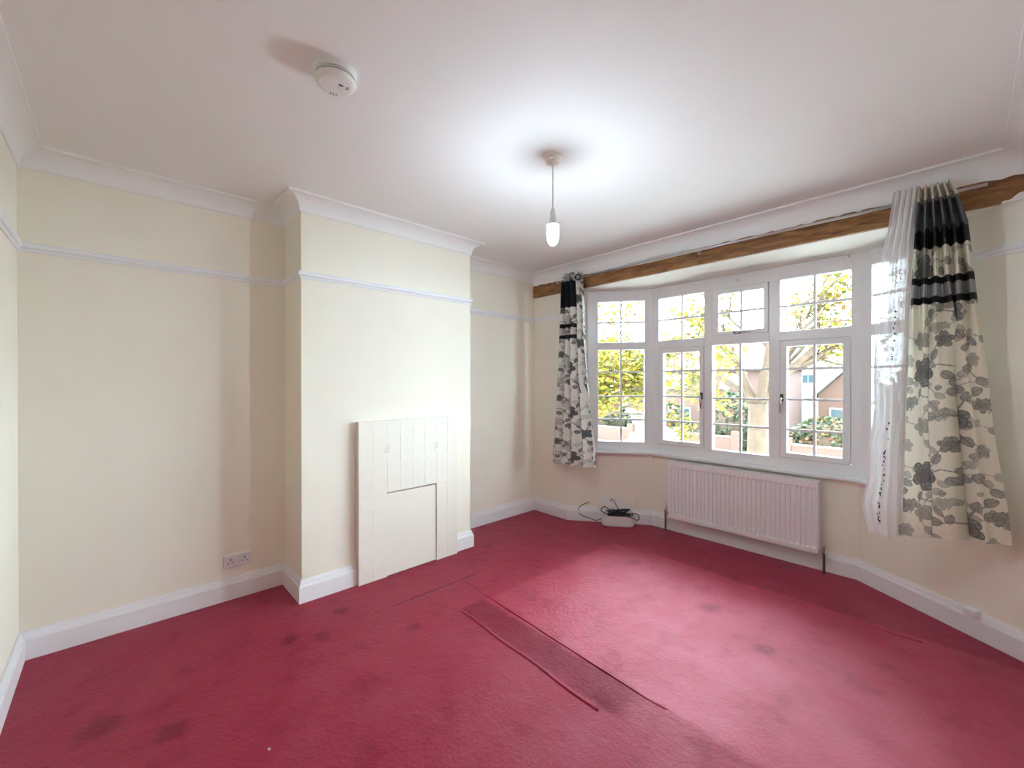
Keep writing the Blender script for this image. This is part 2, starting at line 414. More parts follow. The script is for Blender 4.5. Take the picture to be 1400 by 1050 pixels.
moulding('baseboard', sk_path, SK, 'white_gloss', sk_names, closed=True, skip=(9,))
CV = [(-.003,2.404),(.006,2.404),(.010,2.411)]+[(.086+.076*math.cos(a), 2.412+.076*math.sin(a)) for a in [math.pi-(math.pi/2)*k/10 for k in range(11)]]+[(.093,2.488),(.093,2.503),(-.003,2.503)]
cv_path = [(0,0),(XR,0),(XR,YB),(0,YB),(0,Y2),(XB,Y2),(XB,Y1),(0,Y1)]
trim_no = [0]
def trim_names(k):
    r = ['trim_%d' % (trim_no[0]+i+1) for i in range(k)]; trim_no[0] += k; return r
for o in moulding('cornice', cv_path, CV, 'cornice_paint', trim_names(8), closed=True):
    smooth_by_angle(o, 0.35); o['label'] = 'white coved plaster cornice length along the ceiling'
PR = [(-.003,1.995),(.006,1.995),(.009,2.003),(.009,2.008),(.016,2.012),(.020,2.019),(.020,2.026),(.014,2.030),(.016,2.034),(.018,2.040),(-.003,2.040)]
WRE = BR0+nR*tR; WLO = BL1+nL*tL
pr_path = [tuple(WLO),tuple(BL0),(0,YB),(0,Y2),(XB,Y2),(XB,Y1),(0,Y1),(0,0),(XR,0),(XR,3.565),tuple(WRE)]
for o in moulding('picture_rail', pr_path, PR, 'white_gloss', trim_names(10)):
    o['label'] = 'white painted picture rail length on the cream wall'
SI = [(-.05,.668),(.044,.668),(.052,.676),(.052,.690),(.044,.698),(.030,.701),(-.05,.701)]
for o in moulding('window_sill', [tuple(WR_E-Vector((.01,.015))),tuple(BR1),tuple(BL1),tuple(WLO)], SI, 'white_gloss', trim_names(3)):
    o['label'] = 'white nosed window sill board of the bay'

# exposed timber lintel, loose plaster above it
beam = struct(MB().box(.004, XR+.01, 3.590, 3.75, BEAM0, BEAM1).build('timber_lintel', 'bare_timber', bevel=.003))
beam['label'] = 'bare brown timber lintel exposed above the bay window'
rg = random.Random(3)
def ragged(name, x0, x1, zlow, amp, y0, y1, ztop, mat, step=.03):
    xs = [x0]
    while xs[-1] < x1-step: xs.append(xs[-1]+step*rg.uniform(.5, 1.5))
    xs.append(x1)
    mb = MB(); zs = [zlow+rg.uniform(-amp, amp) for _ in xs]; n = len(xs)
    vs = []
    for y in (y0, y1):
        vs += [(x, y, z) for x, z in zip(xs, zs)]+[(x, y, ztop) for x in xs]
    fs = []
    for i in range(n-1):
        fs += [(i,i+1,n+i+1,n+i),(2*n+i+1,2*n+i,3*n+i,3*n+i+1),(i,2*n+i,2*n+i+1,i+1),(n+i,n+i+1,3*n+i+1,3*n+i)]
    fs += [(0,n,3*n,2*n),(n-1,2*n+n-1,3*n+n-1,n+n-1)]
    mb.add(vs, fs)
    return struct(mb.build(name, mat))
ragged('trim_%d' % (trim_no[0]+1), .004, XR, 2.372, .006, 3.584, 3.62, 2.406, 'cornice_paint')['label'] = 'ragged white plaster edge under the cornice above the lintel'
gx = [1.02+.05*i for i in range(20)]; gh = [.004+.022*math.sin(math.pi*min(1, i/19*1.15))**.7*rg.uniform(.6, 1.1) if i < 17 else .004 for i in range(20)]
gp = MB(); ng = len(gx)
gp.add([(x, y, z) for y in (3.5825, 3.60) for x, z in [(x, 2.360) for x in gx]+[(x, 2.364+h) for x, h in zip(gx, gh)]],
       [q for i in range(ng-1) for q in ((i,i+1,ng+i+1,ng+i),(2*ng+i+1,2*ng+i,3*ng+i,3*ng+i+1),(ng+i,ng+i+1,3*ng+i+1,3*ng+i),(i,2*ng+i,2*ng+i+1,i+1))]+[(0,ng,3*ng,2*ng),(ng-1,3*ng-1,4*ng-1,2*ng-1)])
struct(gp.build('trim_%d' % (trim_no[0]+2), 'plaster_bare'))['label'] = 'torn bare plaster edge between lintel and cornice'
fx = [3.262, 3.272, 3.285, 3.296, 3.305, 3.318, 3.330, 3.345, 3.362]; fh = [.002, .006, .005, .010, .020, .030, .033, .036, .036]; nf = len(fx)
struct(MB().add([(x, y, z) for y in (3.5825, 3.60) for x, z in [(x, BEAM0-.004) for x in fx]+[(x, BEAM0+h) for x, h in zip(fx, fh)]],
       [q for i in range(nf-1) for q in ((i,i+1,nf+i+1,nf+i),(2*nf+i+1,2*nf+i,3*nf+i,3*nf+i+1),(nf+i,nf+i+1,3*nf+i+1,3*nf+i),(i,2*nf+i,2*nf+i+1,i+1))]+[(0,nf,3*nf,2*nf),(nf-1,3*nf-1,4*nf-1,2*nf-1)]).build('trim_%d' % (trim_no[0]+3), 'cornice_paint'))['label'] = 'flaked white plaster patch at the lintel end'
trim_no[0] += 3

# ------------------------------------------------------------------ windows
def glazed(win, x0, x1, z0, z1, zbars, yg=.034, parent=None, bw=.017):
    """panes and bars of one light; zbars: heights of the horizontal bars; one vertical bar in the middle"""
    parent = parent or win
    xm = (x0+x1)/2; zs = [z0]+list(zbars)+[z1]
    for i in range(len(zs)-1):
        for a, b in ((x0, xm), (xm, x1)):
            MB().box(a-.002, b+.002 if b == x1 else b, yg, yg+.006, zs[i]-(.002 if i == 0 else 0), zs[i+1]+(.002 if i == len(zs)-2 else 0)).build('pane', 'clear_glass', parent)
    MB().box(xm-bw/2, xm+bw/2, yg-.008, yg+.014, z0-.002, z1+.002).build('glazing_bar', 'upvc', parent, bevel=.002, seg=1)
    for z in zbars:
        MB().box(x0-.002, x1+.002, yg-.0075, yg+.0135, z-bw/2, z+bw/2).build('glazing_bar', 'upvc', parent, bevel=.002, seg=1)
def rail(win, name, x0, x1, z0, z1, y0=0.0, y1=.07, bv=.005):
    return MB().box(x0, x1, y0, y1, z0, z1).build(name, 'upvc', win, bevel=bv)
def sash(win, ox0, ox1, oz0, oz1, gx0, gx1, gz0, gz1, zbars):
    s = MB().ring(ox0, ox1, oz0, oz1, gx0, gx1, gz0, gz1, -.012, .05).build('sash', 'upvc', win, bevel=.006)
    glazed(win, gx0, gx1, gz0, gz1, zbars, yg=.022, parent=s)
    return s
def handle(s, x, z, horiz=False, flip=1):
    if not horiz:
        MB().box(x-.011, x+.011, -.022, -.010, z-.03, z+.03).build('handle_base', 'handle_dark', s, bevel=.004)
        MB().tube([(x,-.022,z),(x,-.042,z-.002),(x+.002*flip,-.046,z-.02),(x+.004*flip,-.044,z-.11)], [.009,.010,.009,.006], 10).build('handle', 'chrome', s, smooth=True)
    else:
        MB().box(x-.03, x+.03, -.022, -.010, z-.010, z+.010).build('handle_base', 'handle_dark', s, bevel=.004)
        MB().tube([(x,-.022,z),(x,-.042,z),(x+.02,-.046,z+.001),(x+.11,-.044,z+.004)], [.009,.010,.008,.005], 10).build('handle', 'chrome', s, smooth=True)
ZB3 = (.993, 1.218, 1.457); ZT = (1.94,)
w2 = struct(empty('window_2', (1.09, 4.09, 0))); w2['label'] = 'white framed centre window of the bay with three lights'
rail(w2, 'stile', 0, .077, .70, 2.248); rail(w2, 'stile', 1.508, 1.57, .70, 2.248)
rail(w2, 'head_rail', .07, 1.515, 2.143, 2.248, .002); rail(w2, 'bottom_rail', .07, 1.515, .70, .776, .002)
rail(w2, 'mullion', .500, .567, .77, 2.15, -.002); rail(w2, 'mullion', 1.000, 1.076, .77, 2.15, -.002)
for a, b in ((.074,.503),(.564,1.003),(1.073,1.511)): rail(w2, 'transom', a, b, 1.672, 1.745, -.008)
glazed(w2, .078, .501, 1.743, 2.145, ZT)
s1 = sash(w2, .080, .498, .779, 1.670, .126, .463, .818, 1.627, (.995, 1.224, 1.458)); handle(s1, .484, 1.235)
s2 = sash(w2, .569, .998, 1.748, 2.141, .622, .963, 1.782, 2.100, (1.942,)); handle(s2, .775, 1.765, True)
glazed(w2, .567, 1.000, .776, 1.672, ZB3)
glazed(w2, 1.075, 1.509, 1.743, 2.145, ZT)
s3 = sash(w2, 1.078, 1.506, .779, 1.670, 1.123, 1.463, .818, 1.628, (.992, 1.224, 1.457)); handle(s3, 1.092, 1.235, flip=-1)
for x, z in ((.765, 2.200), (1.49, 2.232), (.03, 2.23)):
    MB().lathe([(.011,0),(.011,-.006),(.006,-.009),(.004,-.02),(.001,-.021)], (x, 0, z), 12, 'y').build('curtain_hook', 'upvc', w2, smooth=True)
def side_window(name, o, d, w, left):
    win = struct(empty(name, (o.x, o.y, 0), math.atan2(d.y, d.x)))
    win['label'] = 'white framed two-light window in the %s splay of the bay' % ('alcove-side' if left else 'curtained')
    a = (.10, w-.061) if left else (.061, w-.10)
    rail(win, 'stile', 0, a[0], .70, 2.248); rail(win, 'stile', a[1], w, .70, 2.248)
    rail(win, 'head_rail', a[0]-.005, a[1]+.005, 2.143, 2.248, .002); rail(win, 'bottom_rail', a[0]-.005, a[1]+.005, .70, .779, .002)
    rail(win, 'transom', a[0]-.003, a[1]+.003, 1.672, 1.743, -.006)
    glazed(win, a[0], a[1], 1.743, 2.145, ZT); glazed(win, a[0], a[1], .779, 1.672, ZB3)
    return win
w1 = side_window('window_1', WL_O, WL_D, WL_W, True)
w3 = side_window('window_3', WR_C, WR_D, WR_W, False)
# corner posts between the windows
for i, c in enumerate(((1.072, 4.100), (2.676, 4.100))):
    n = 'trim_%d' % (trim_no[0]+1); trim_no[0] += 1
    o = struct(MB().tube([(c[0], c[1]+.03, .69), (c[0], c[1]+.03, 2.252)], .047, 12).build(n, 'upvc')); smooth_by_angle(o); o['label'] = 'white corner post between two bay windows'

# ------------------------------------------------------------------ tiled fireplace
fp = tag(empty('fireplace', (XB, 1.92, 0)), 'cream painted tiled fireplace surround with boarded opening on chimney breast', 'fireplace')
FX = .398-XB
def fy(y): return y-1.92
cols = [1.521, 1.619, 1.724, 1.824, 1.924, 2.024, 2.127, 2.225, 2.322]
zo = .588
body = MB().box(-.001, FX-.0007, fy(cols[0]), fy(cols[2]), 0, 1.09).box(-.001, FX-.0007, fy(cols[6]), fy(cols[8]), 0, 1.09).box(-.001, FX-.0007, fy(cols[2]), fy(cols[6]), zo, 1.09)
body.build('surround', 'tile_paint', fp)
MB().box(-.001, FX-.006, fy(cols[2])+.002, fy(cols[6])-.003, .004, zo-.010).build('cover_panel', 'panel_paint', fp, bevel=.001, seg=1)
rows_hi = [zo+(1.092-zo)*k/5 for k in range(6)]; rows_lo = [zo*k/6 for k in range(7)]
tcache = {}
def tile(y0, y1, z0, z1, emboss=False):
    w, h = round(y1-y0, 3), round(z1-z0, 3)
    g = .0009
    if emboss or (w, h) not in tcache:
        mb = MB().box(0, .0065, -w/2+g, w/2-g, -h/2+g, h/2-g)
        o = mb.build('tile', 'tile_paint', fp, bevel=.0014, seg=1)
        tcache.setdefault((w, h), o)
    else: o = share(tcache[(w, h)], 'tile', fp)
    o.location = (FX-.006+rg.uniform(-.0006, .0008), fy((y0+y1)/2), (z0+z1)/2)
    return o
for i in range(8):
    for k in range(5): tile(cols[i], cols[i+1], rows_hi[k], rows_hi[k+1])
for i in (0, 1, 6, 7):
    for k in range(6): tile(cols[i], cols[i+1], rows_lo[k], rows_lo[k+1])
for yc, zc in ((1.726, .894), (2.125, .879)):        # raised leaf motifs pressed into the tiles
    mb = MB()
    for a in range(-1, 2):
        for b in range(-1, 2):
            y, z = fy(yc)+a*.014+b*.003, zc+b*.019+a*.004; s = .0065
            mb.add([(FX, y-s, z), (FX, y, z-s*1.2), (FX, y+s, z), (FX, y, z+s*1.2), (FX+.005, y, z)], [(0,1,4),(1,2,4),(2,3,4),(3,0,4),(3,2,1,0)])
    mb.build('embossed_motif', 'tile_paint', fp)

# ------------------------------------------------------------------ radiator
RX0, RX1, RZ0, RZ1, RY = 1.325, 2.432, .143, .645, 3.965
rad = tag(empty('radiator', ((RX0+RX1)/2, RY+.04, RZ0)), 'white ridged panel radiator under the bay window', 'radiator')
def rl(mb): # world to radiator-local
    l = rad.location; mb.v = [(x-l.x, y-l.y, z-l.z) for x, y, z in mb.v]; return mb
nrid = 33; pitch = (RX1-RX0-.03)/nrid
xs = [RX0]; dep = [0]
for i in range(nrid):
    x = RX0+.015+i*pitch
    for a, d in ((.02,0),(.30,0),(.42,1),(.88,1)):
        xs.append(x+a*pitch); dep.append(d)
xs.append(RX1); dep.append(0)
zr = [(RZ0,0),(RZ0+.030,0),(RZ0+.042,1),(RZ1-.052,1),(RZ1-.040,0),(RZ1,0)]
mb = MB(); nx = len(xs)
vs = [(x, RY+.012*d*f, z) for z, f in zr for x, d in zip(xs, dep)]
fs = [(j*nx+i, j*nx+i+1, (j+1)*nx+i+1, (j+1)*nx+i) for j in range(len(zr)-1) for i in range(nx-1)]
o0 = len(vs); vs += [(RX0,RY+.016,RZ0),(RX1,RY+.016,RZ0),(RX1,RY+.016,RZ1),(RX0,RY+.016,RZ1)]
fs += [(o0+3,o0+2,o0+1,o0)]
mb.add(vs, fs); mb.box(RX0, RX1, RY+.001, RY+.016, RZ0-.003, RZ0+.002).box(RX0, RX1, RY+.001, RY+.016, RZ1-.002, RZ1+.002)
rl(mb).build('front_panel', 'radiator_enamel', rad, fix=False)
rl(MB().box(RX0+.01, RX1-.01, RY+.052, RY+.066, RZ0, RZ1-.005)).build('back_panel', 'radiator_enamel', rad, bevel=.003)
for x in (RX0-.002, RX1-.010): rl(MB().box(x, x+.012, RY+.001, RY+.074, RZ0+.004, RZ1+.004)).build('side_panel', 'radiator_enamel', rad, bevel=.003)
rl(MB().box(RX0, RX1, RY-.001, RY+.012, RZ1-.002, RZ1+.006)).build('top_rail', 'radiator_enamel', rad, bevel=.002)
rl(MB().box(RX0, RX1, RY+.062, RY+.074, RZ1-.002, RZ1+.006)).build('top_rail', 'radiator_enamel', rad, bevel=.002)
gs = None
for i in range(36):
    x = RX0+.02+i*(RX1-RX0-.04)/35
    if gs is None: gs = rl(MB().box(x-.003, x+.003, RY+.010, RY+.066, RZ1-.001, RZ1+.003)).build('grille_slat', 'radiator_enamel', rad)
    else: share(gs, 'grille_slat', rad, (i*(RX1-RX0-.04)/35, 0, 0))
for x in (RX0+.15, RX1-.15): rl(MB().box(x-.02, x+.02, RY+.06, 4.078, RZ0+.1, RZ1-.1)).build('wall_bracket', 'radiator_enamel', rad)
def valve(xp, xr, ztop, knob):
    rl(MB().tube([(xp, RY+.04, .0), (xp, RY+.04, ztop-.045)], .0085, 10)).build('pipe', 'pipe_brown', rad, smooth=True)
    v = rl(MB().lathe([(.009,ztop-.05),(.014,ztop-.046),(.014,ztop-.03),(.011,ztop-.028),(.011,ztop-.004),(.015,ztop-.002),(.015,ztop+.006),(.006,ztop+.008)], (xp, RY+.04, 0), 16)).build('valve', 'chrome', rad, smooth=False)
    rl(MB().tube([(xp, RY+.04, ztop-.016), (xr, RY+.04, ztop-.016)], .010, 10)).build('valve_tail', 'chrome', rad, smooth=True)
    if knob: rl(MB().lathe([(.012,ztop+.004),(.017,ztop+.008),(.018,ztop+.040),(.014,ztop+.048),(.006,ztop+.066),(.002,ztop+.068)], (xp, RY+.04, 0), 16)).build('valve_cap', 'valve_white', rad, smooth=True)
valve(1.279, RX0+.005, .185, True)
valve(2.462, RX1-.005, .182, False)

# ------------------------------------------------------------------ wall socket
so = tag(empty('wall_socket', (0, .906, .235)), 'white double plug socket on the alcove wall above the baseboard', 'socket')
MB().box(-.002, .009, -.0745, .0745, -.037, .037).build('plate', 'socket_plastic', so, bevel=.003)
for yc in (-.038, .038):  # raised near-black blocks paint in the shade inside the pin holes
    MB().box(.008, .0102, yc-.003, yc+.003, .004, .015).build('pin_hole_shade', 'slot_shade', so)
    for s in (-1, 1): MB().box(.008, .0102, yc+s*.011-.004, yc+s*.011+.004, -.013, -.008).build('pin_hole_shade', 'slot_shade', so)
for yc in (-.010, .010): MB().box(.007, .0125, yc-.006, yc+.006, .012, .028).build('switch', 'socket_plastic', so, bevel=.002)

# ------------------------------------------------------------------ ceiling pendant
PX, PY = 1.7115, 1.972
pe = tag(empty('pendant_light', (PX, PY, 2.5)), 'bare lit light bulb hanging on a white flex from ceiling rose', 'light')
MB().lathe([(.030,.002),(.047,.002),(.047,-.010),(.044,-.014),(.036,-.016),(.036,-.030),(.031,-.036),(.010,-.038),(.008,-.044),(.004,-.046)], n=36).build('ceiling_rose', 'rose_plastic', pe, smooth=False)
MB().tube([(0,0,-.04),(.0005,0,-.15),(0,.0003,-.30)], .0036, 8).build('flex', 'flex_white', pe, smooth=True)
MB().lathe([(.005,-.262),(.010,-.270),(.013,-.285),(.016,-.290),(.016,-.296),(.0145,-.298),(.0145,-.318),(.018,-.320),(.018,-.332),(.013,-.335)], n=24).build('lamp_holder', 'holder_plastic', pe)
bp_ = [(.024,-.346),(.0285,-.350),(.0295,-.360),(.0295,-.405),(.028,-.420),(.023,-.435),(.015,-.446),(.006,-.451),(.001,-.452)]
MB().lathe([(.013,-.330),(.014,-.336),(.022,-.340),(.0295,-.344),(.030,-.350),(.024,-.3505)], n=28).build('bulb_collar', 'holder_plastic', pe)
MB().lathe(bp_, n=28).build('light_bulb', 'lit_bulb', pe, smooth=True)

# ------------------------------------------------------------------ smoke detector
sd = tag(empty('smoke_detector', (1.556, .945, 2.5), math.radians(86)), 'round white smoke detector on the ceiling', 'smoke detector')
MB().lathe([(.064,.002),(.066,0),(.067,-.016),(.064,-.019)], n=48).build('base', 'detector_plastic', sd)
MB().lathe([(.060,-.016),(.060,-.033)], n=48).build('vent_gap', 'detector_grey', sd)
MB().lathe([(.056,-.0235),(.0655,-.0235),(.0655,-.0258),(.056,-.0258)], n=48).build('vent_ring', 'detector_plastic', sd)
MB().lathe([(.054,-.0305),(.0645,-.0305),(.065,-.035),(.061,-.042),(.050,-.0465),(.030,-.048),(.001,-.048)], n=48).build('cover', 'detector_plastic', sd, smooth=False)
MB().box(.006,.020,-.021,-.013,-.0495,-.045).build('test_button', 'detector_grey', sd, bevel=.001, seg=1)
MB().box(.006,.020,-.006,.006,-.0490,-.045).build('label_plate', 'socket_plastic', sd)
for a, b in ((.030,-.020),(.030,-.011)): MB().box(a,a+.008,b,b+.004,-.0485,-.043).build('indicator', 'detector_grey', sd)
for a in range(3): MB().box(-.004+.009*a,-.001+.009*a,.040,.050,-.0480,-.043).build('sounder_slot', 'detector_grey', sd)

for o in sd.children: o.scale = (1.10, 1.10, 1.18)

# ------------------------------------------------------------------ curtain pole
po = tag(empty('curtain_pole', (1.82, 3.52, 2.338)), 'slim grey metal curtain pole along the timber lintel', 'curtain pole')
MB().tube([(.435-1.82,0,0),(3.215-1.82,0,0)], .0095, 12).build('rod', 'pole_metal', po, smooth=True)
MB().tube([(.428-1.82,0,0),(.400-1.82,0,0)], .014, 12).build('end_cap', 'pole_metal', po)
for x in (.50, 1.762, 3.03):
    b = MB().tube([(x-1.82,.0,0),(x-1.82,.045,0),(x-1.82,.072,0)], .007, 10).lathe([(.014,.066),(.014,.075)], (x-1.82,0,0), 14, 'y')
    b.build('bracket', 'pole_metal', po)

# ------------------------------------------------------------------ curtains
def smoothstep(a, b, x):
    t = np.clip((x-a)/(b-a), 0, 1); return t*t*(3-2*t)
def floral(S, Z, k=1.22):
    """flat print of grey roses, buds, round leaves and stems on cream cloth; repeats every W x Hh metres"""
    W, Hh = .36, .40
    S = S/k; Z = Z/k; val = np.ones_like(S)
    def off(cx, cy):
        return ((S-cx*W+W/2) % W)-W/2, ((Z-cy*Hh+Hh/2) % Hh)-Hh/2
    def put(mask, v): 
        nonlocal val
        val = np.where(mask, np.minimum(val, v), val)
    def stem(cx, cy, pts):
        dx, dy = off(cx, cy)
        for (a, b), (c, d) in zip(pts[:-1], pts[1:]):
            ex, ey = c-a, d-b; l2 = ex*ex+ey*ey
            t = np.clip(((dx-a)*ex+(dy-b)*ey)/l2, 0, 1)
            put((dx-a-t*ex)**2+(dy-b-t*ey)**2 < .0022**2, .30)
    def leaf(cx, cy, a, b, ang, v):
        dx, dy = off(cx, cy); c, s = math.cos(ang), math.sin(ang)
        u, w = dx*c+dy*s, -dx*s+dy*c
        e = (u/a)**2+(w/(b*(1-.25*u/a)))**2
        put(e < 1, v+.10*np.sin(w*900)*0+.12*(1-e)); put((e < 1) & (e > .78), v*.62); put((e < 1) & (np.abs(w) < .0013), v*.6)
    def rose(cx, cy, r, ph, dark):
        dx, dy = off(cx, cy); rho = np.hypot(dx, dy); th = np.arctan2(dy, dx)
        edge = r*(.66+.34*np.abs(np.cos(2.5*th+ph)))
        q = rho/edge
        put(q < 1, dark+.30*np.clip(q, 0, 1)**2*(.6+.4*np.sin(th*15+ph)))
        put((q < 1) & (q > .9), dark*.8); put((np.abs(np.sin(rho*170+th*1.2+ph)) < .22) & (q < .9), dark*.45)
        put((np.abs(np.cos(2.5*th+ph)) < .10) & (q < 1.0), dark*.5)
    stem(.30, .55, [(-.02,0),(-.07,-.03),(-.10,-.02),(-.13,.01)]); stem(.30, .55, [(0,.02),(.05,.04),(.07,.09),(.10,.13)]); stem(.30, .55, [(.02,0),(.08,.03),(.15,.02)])
    stem(.30, .55, [(0,-.03),(-.01,-.09),(-.05,-.12),(-.11,-.12)]); stem(.30, .55, [(-.05,-.12),(-.07,-.15)]); stem(.30, .55, [(-.01,-.09),(.03,-.10),(.06,-.13)])
    stem(.80, .10, [(-.02,0),(-.08,.02),(-.13,.00)]); stem(.80, .10, [(.01,.02),(.03,.08),(.08,.10)]); stem(.80, .10, [(0,-.03),(.03,-.08),(.07,-.10)])
    rose(.30, .55, .060, .4, .13); rose(.80, .10, .046, 1.3, .16)
    rose(.58, .86, .032, 2.2, .24); rose(.06, .24, .030, .9, .30)
    leaf(.30-.36, .58, .021, .017, .5, .36); leaf(.30-.22, .46, .022, .015, -.3, .40); leaf(.30+.29, .90, .020, .016, 1.1, .36)
    leaf(.30+.18, .72, .024, .015, .9, .33); leaf(.30+.42, .60, .023, .017, .2, .38); leaf(.30+.30, .52, .019, .016, -.6, .36)
    leaf(.30-.30, .24, .022, .016, .2, .42); leaf(.30-.14, .27, .020, .014, -.9, .36); leaf(.30+.17, .22, .022, .012, -.8, .40); leaf(.30-.05, .35, .018, .012, 1.3, .30)
    leaf(.80-.36, .12, .021, .017, .1, .36); leaf(.80-.24, .17, .019, .015, 1.0, .40); leaf(.80+.22, .37, .023, .016, .4, .36); leaf(.80+.10, .32, .020, .014, 1.5, .34)
    leaf(.80+.20, -.17, .024, .014, -.7, .36); leaf(.80+.08, -.10, .020, .013, -1.2, .33); leaf(.93, .78, .020, .013, .7, .38); leaf(.88, .90, .017, .012, 2.2, .34); leaf(.52, .40, .014, .010, .3, .34)
    return val
CREAM = np.array([.77, .735, .62]); INK = np.array([.035, .036, .045])
def cloth(name, xl, xr, zl, zr, yfun, width, colfun, mat, label, cat, nx=300, nz=460, ztop=2.40, group=None):
    """a hanging sheet: xl/xr are lists of (z, x) edge points, bottom runs from zl to zr"""
    s = np.linspace(0, 1, nx)[None, :]; t = np.linspace(0, 1, nz)[:, None]
    zb = zl+(zr-zl)*s
    Z = ztop+(zb-ztop)*t; Sg = np.broadcast_to(s, Z.shape)
    def edge(e): a = sorted(e); return np.interp(Z, [p[0] for p in a], [p[1] for p in a])
    Xl, Xr = edge(xl), edge(xr)
    dx, Y = yfun(Sg, Z)
    X = Xl+(Xr-Xl)*Sg+dx
    co = np.stack([X, Y, Z], -1).reshape(-1, 3)
    idx = np.arange(nx*nz).reshape(nz, nx)
    f = np.stack([idx[:-1,:-1], idx[1:,:-1], idx[1:,1:], idx[:-1,1:]], -1).reshape(-1, 4)
    c0 = co.mean(0); c0[2] = co[:,2].max(); 
    me = bpy.data.meshes.new(name); me.from_pydata((co-c0).tolist(), [], f.tolist())
    col = colfun(Sg*width, Z, Sg).reshape(-1, 3)
    a = me.color_attributes.new('print', 'FLOAT_COLOR', 'POINT')
    a.data.foreach_set('color', np.concatenate([col, np.ones((len(col), 1))], 1).astype(np.float32).ravel())
    me.polygons.foreach_set('use_smooth', [True]*len(me.polygons)); me.materials.append(MATS[mat]); me.update()
    o = link(name, me); o.location = c0
    return tag(o, label, cat, group)
def print_cols(S, Z, s, sequin, returned=None, sx=0.0):
    if sequin: v = np.minimum(floral(S+sx, Z, 1.38), .30+.70*floral(S*.9+.21, Z+.31, 1.15))[..., None]
    else: v = np.minimum(floral(S+sx, Z, 1.05)**1.5, .55+.45*floral(S+.19, Z+.27, 1.0))[..., None]
    c = INK+((CREAM if sequin else np.array([.80, .79, .73]))-INK)*v
    black = np.array([.006, .006, .007])
    body = np.ones_like(Z, bool) if returned is None else (s < returned(Z))
    head = (Z > 2.318)
    if sequin: c = np.where((head & body)[..., None], CREAM*.95, c)
    b1 = (Z <= 2.318) & (Z > 2.068) & body
    c = np.where(b1[..., None], black, c)
    if sequin:
        weave = .10+.16*((np.sin(S*1500)*np.sin(Z*1300)) > .55)  # grey weave dots of the sequinned band
        seqm = b1 & (Z > 2.163+.012*np.sin(s*44))
        c = np.where(seqm[..., None], np.stack([weave*.95, weave*.97, weave*1.05], -1), c)
    for z0, z1 in ((1.875, 1.912), (1.772, 1.808)):
        c = np.where(((Z > z0) & (Z < z1) & body)[..., None], black, c)
    mid = (Z > 1.808) & (Z < 1.875) & body
    g = .20+.22*(np.sin(S*1100) > .3)
    c = np.where(mid[..., None], np.stack([g]*3, -1) if sequin else c*.7, c)
    if returned is not None:
        hem = np.abs(s-returned(Z)-.02) < .022
        c = np.where(hem[..., None], np.array([.82, .81, .78]), c)
    return c
# right-hand floral curtain
def y_right(s, z):
    t = (2.40-z)/1.9
    top = .034*np.sin(2*np.pi*6*s+.5)*(1-smoothstep(.22, .62, t))
    low = smoothstep(.18, .65, t)
    g = lambda c, w: np.exp(-((s-c)/w)**2)
    fold = .105*g(.70, .055)+.060*g(.585, .03)+.024*g(.34, .018)-.020*g(.82, .06)-.018*g(.48, .07)-.015*g(.15, .12)+.012*g(.02, .03)
    y = 3.515+top+low*fold-.035*smoothstep(.4, 1, t)+.03*t
    dx = low*(.012*np.sin(2*np.pi*2*s)+.045*g(.615, .05)-.040*g(.735, .045)+.016*g(.32, .02))+.004*np.sin(z*9+s*20)*t
    return dx, y
cur1 = cloth('floral_curtain', [(2.40,2.955),(2.2,2.935),(1.8,2.915),(1.2,2.895),(.5,2.885)],
      [(2.40,3.090),(2.33,3.115),(2.18,3.148),(1.75,3.185),(1.35,3.218),(.9,3.262),(.55,3.298)],
      .512, .565, y_right, .56, lambda S, Z, s: print_cols(S, Z, s, True), 'floral_fabric',
      'cream curtain with grey roses and sequinned black bands beside the net curtain', 'curtain', 330, 520)
# left-hand floral curtain
def y_left(s, z):
    t = (2.40-z)/1.83
    p = .040*np.sin(2*np.pi*4.6*s+.8)*(1-.15*t)+.016*np.sin(2*np.pi*8*s+2+z)*t
    back = .03*smoothstep(.70, .78, s)*(1-smoothstep(.5, 1, t))
    return .022*np.sin(2*np.pi*4.6*s+2.4)*(.3+.7*t), 3.515+p+back
ret = lambda Z: .68+.10*smoothstep(2.05, 1.2, Z)+.25*smoothstep(1.4, .6, Z)
cur2 = cloth('floral_curtain', [(2.40,.462),(2.06,.447),(1.8,.430),(1.3,.392),(.9,.345),(.55,.318)],
      [(2.40,.688),(2.06,.725),(1.8,.735),(1.4,.770),(1.0,.838),(.75,.880),(.55,.890)],
      .560, .585, y_left, .72, lambda S, Z, s: print_cols(S, Z, s, False, ret, .11), 'floral_fabric',
      'gathered cream curtain with grey roses and plain black bands beside the alcove corner', 'curtain', 330, 470, ztop=2.395)
ey = MB().tube([(.030*math.cos(a), 0, .030*math.sin(a)) for a in [2*math.pi*k/24 for k in range(24)]], .007, 8, closed=True)
l = cur2.location
ey.v = [(x*.75+.672-l.x, y+3.505-l.y+x*.45, z*.85+2.338-l.z) for x, y, z in ey.v]
ey.build('eyelet', 'eyelet_black', cur2, smooth=True)
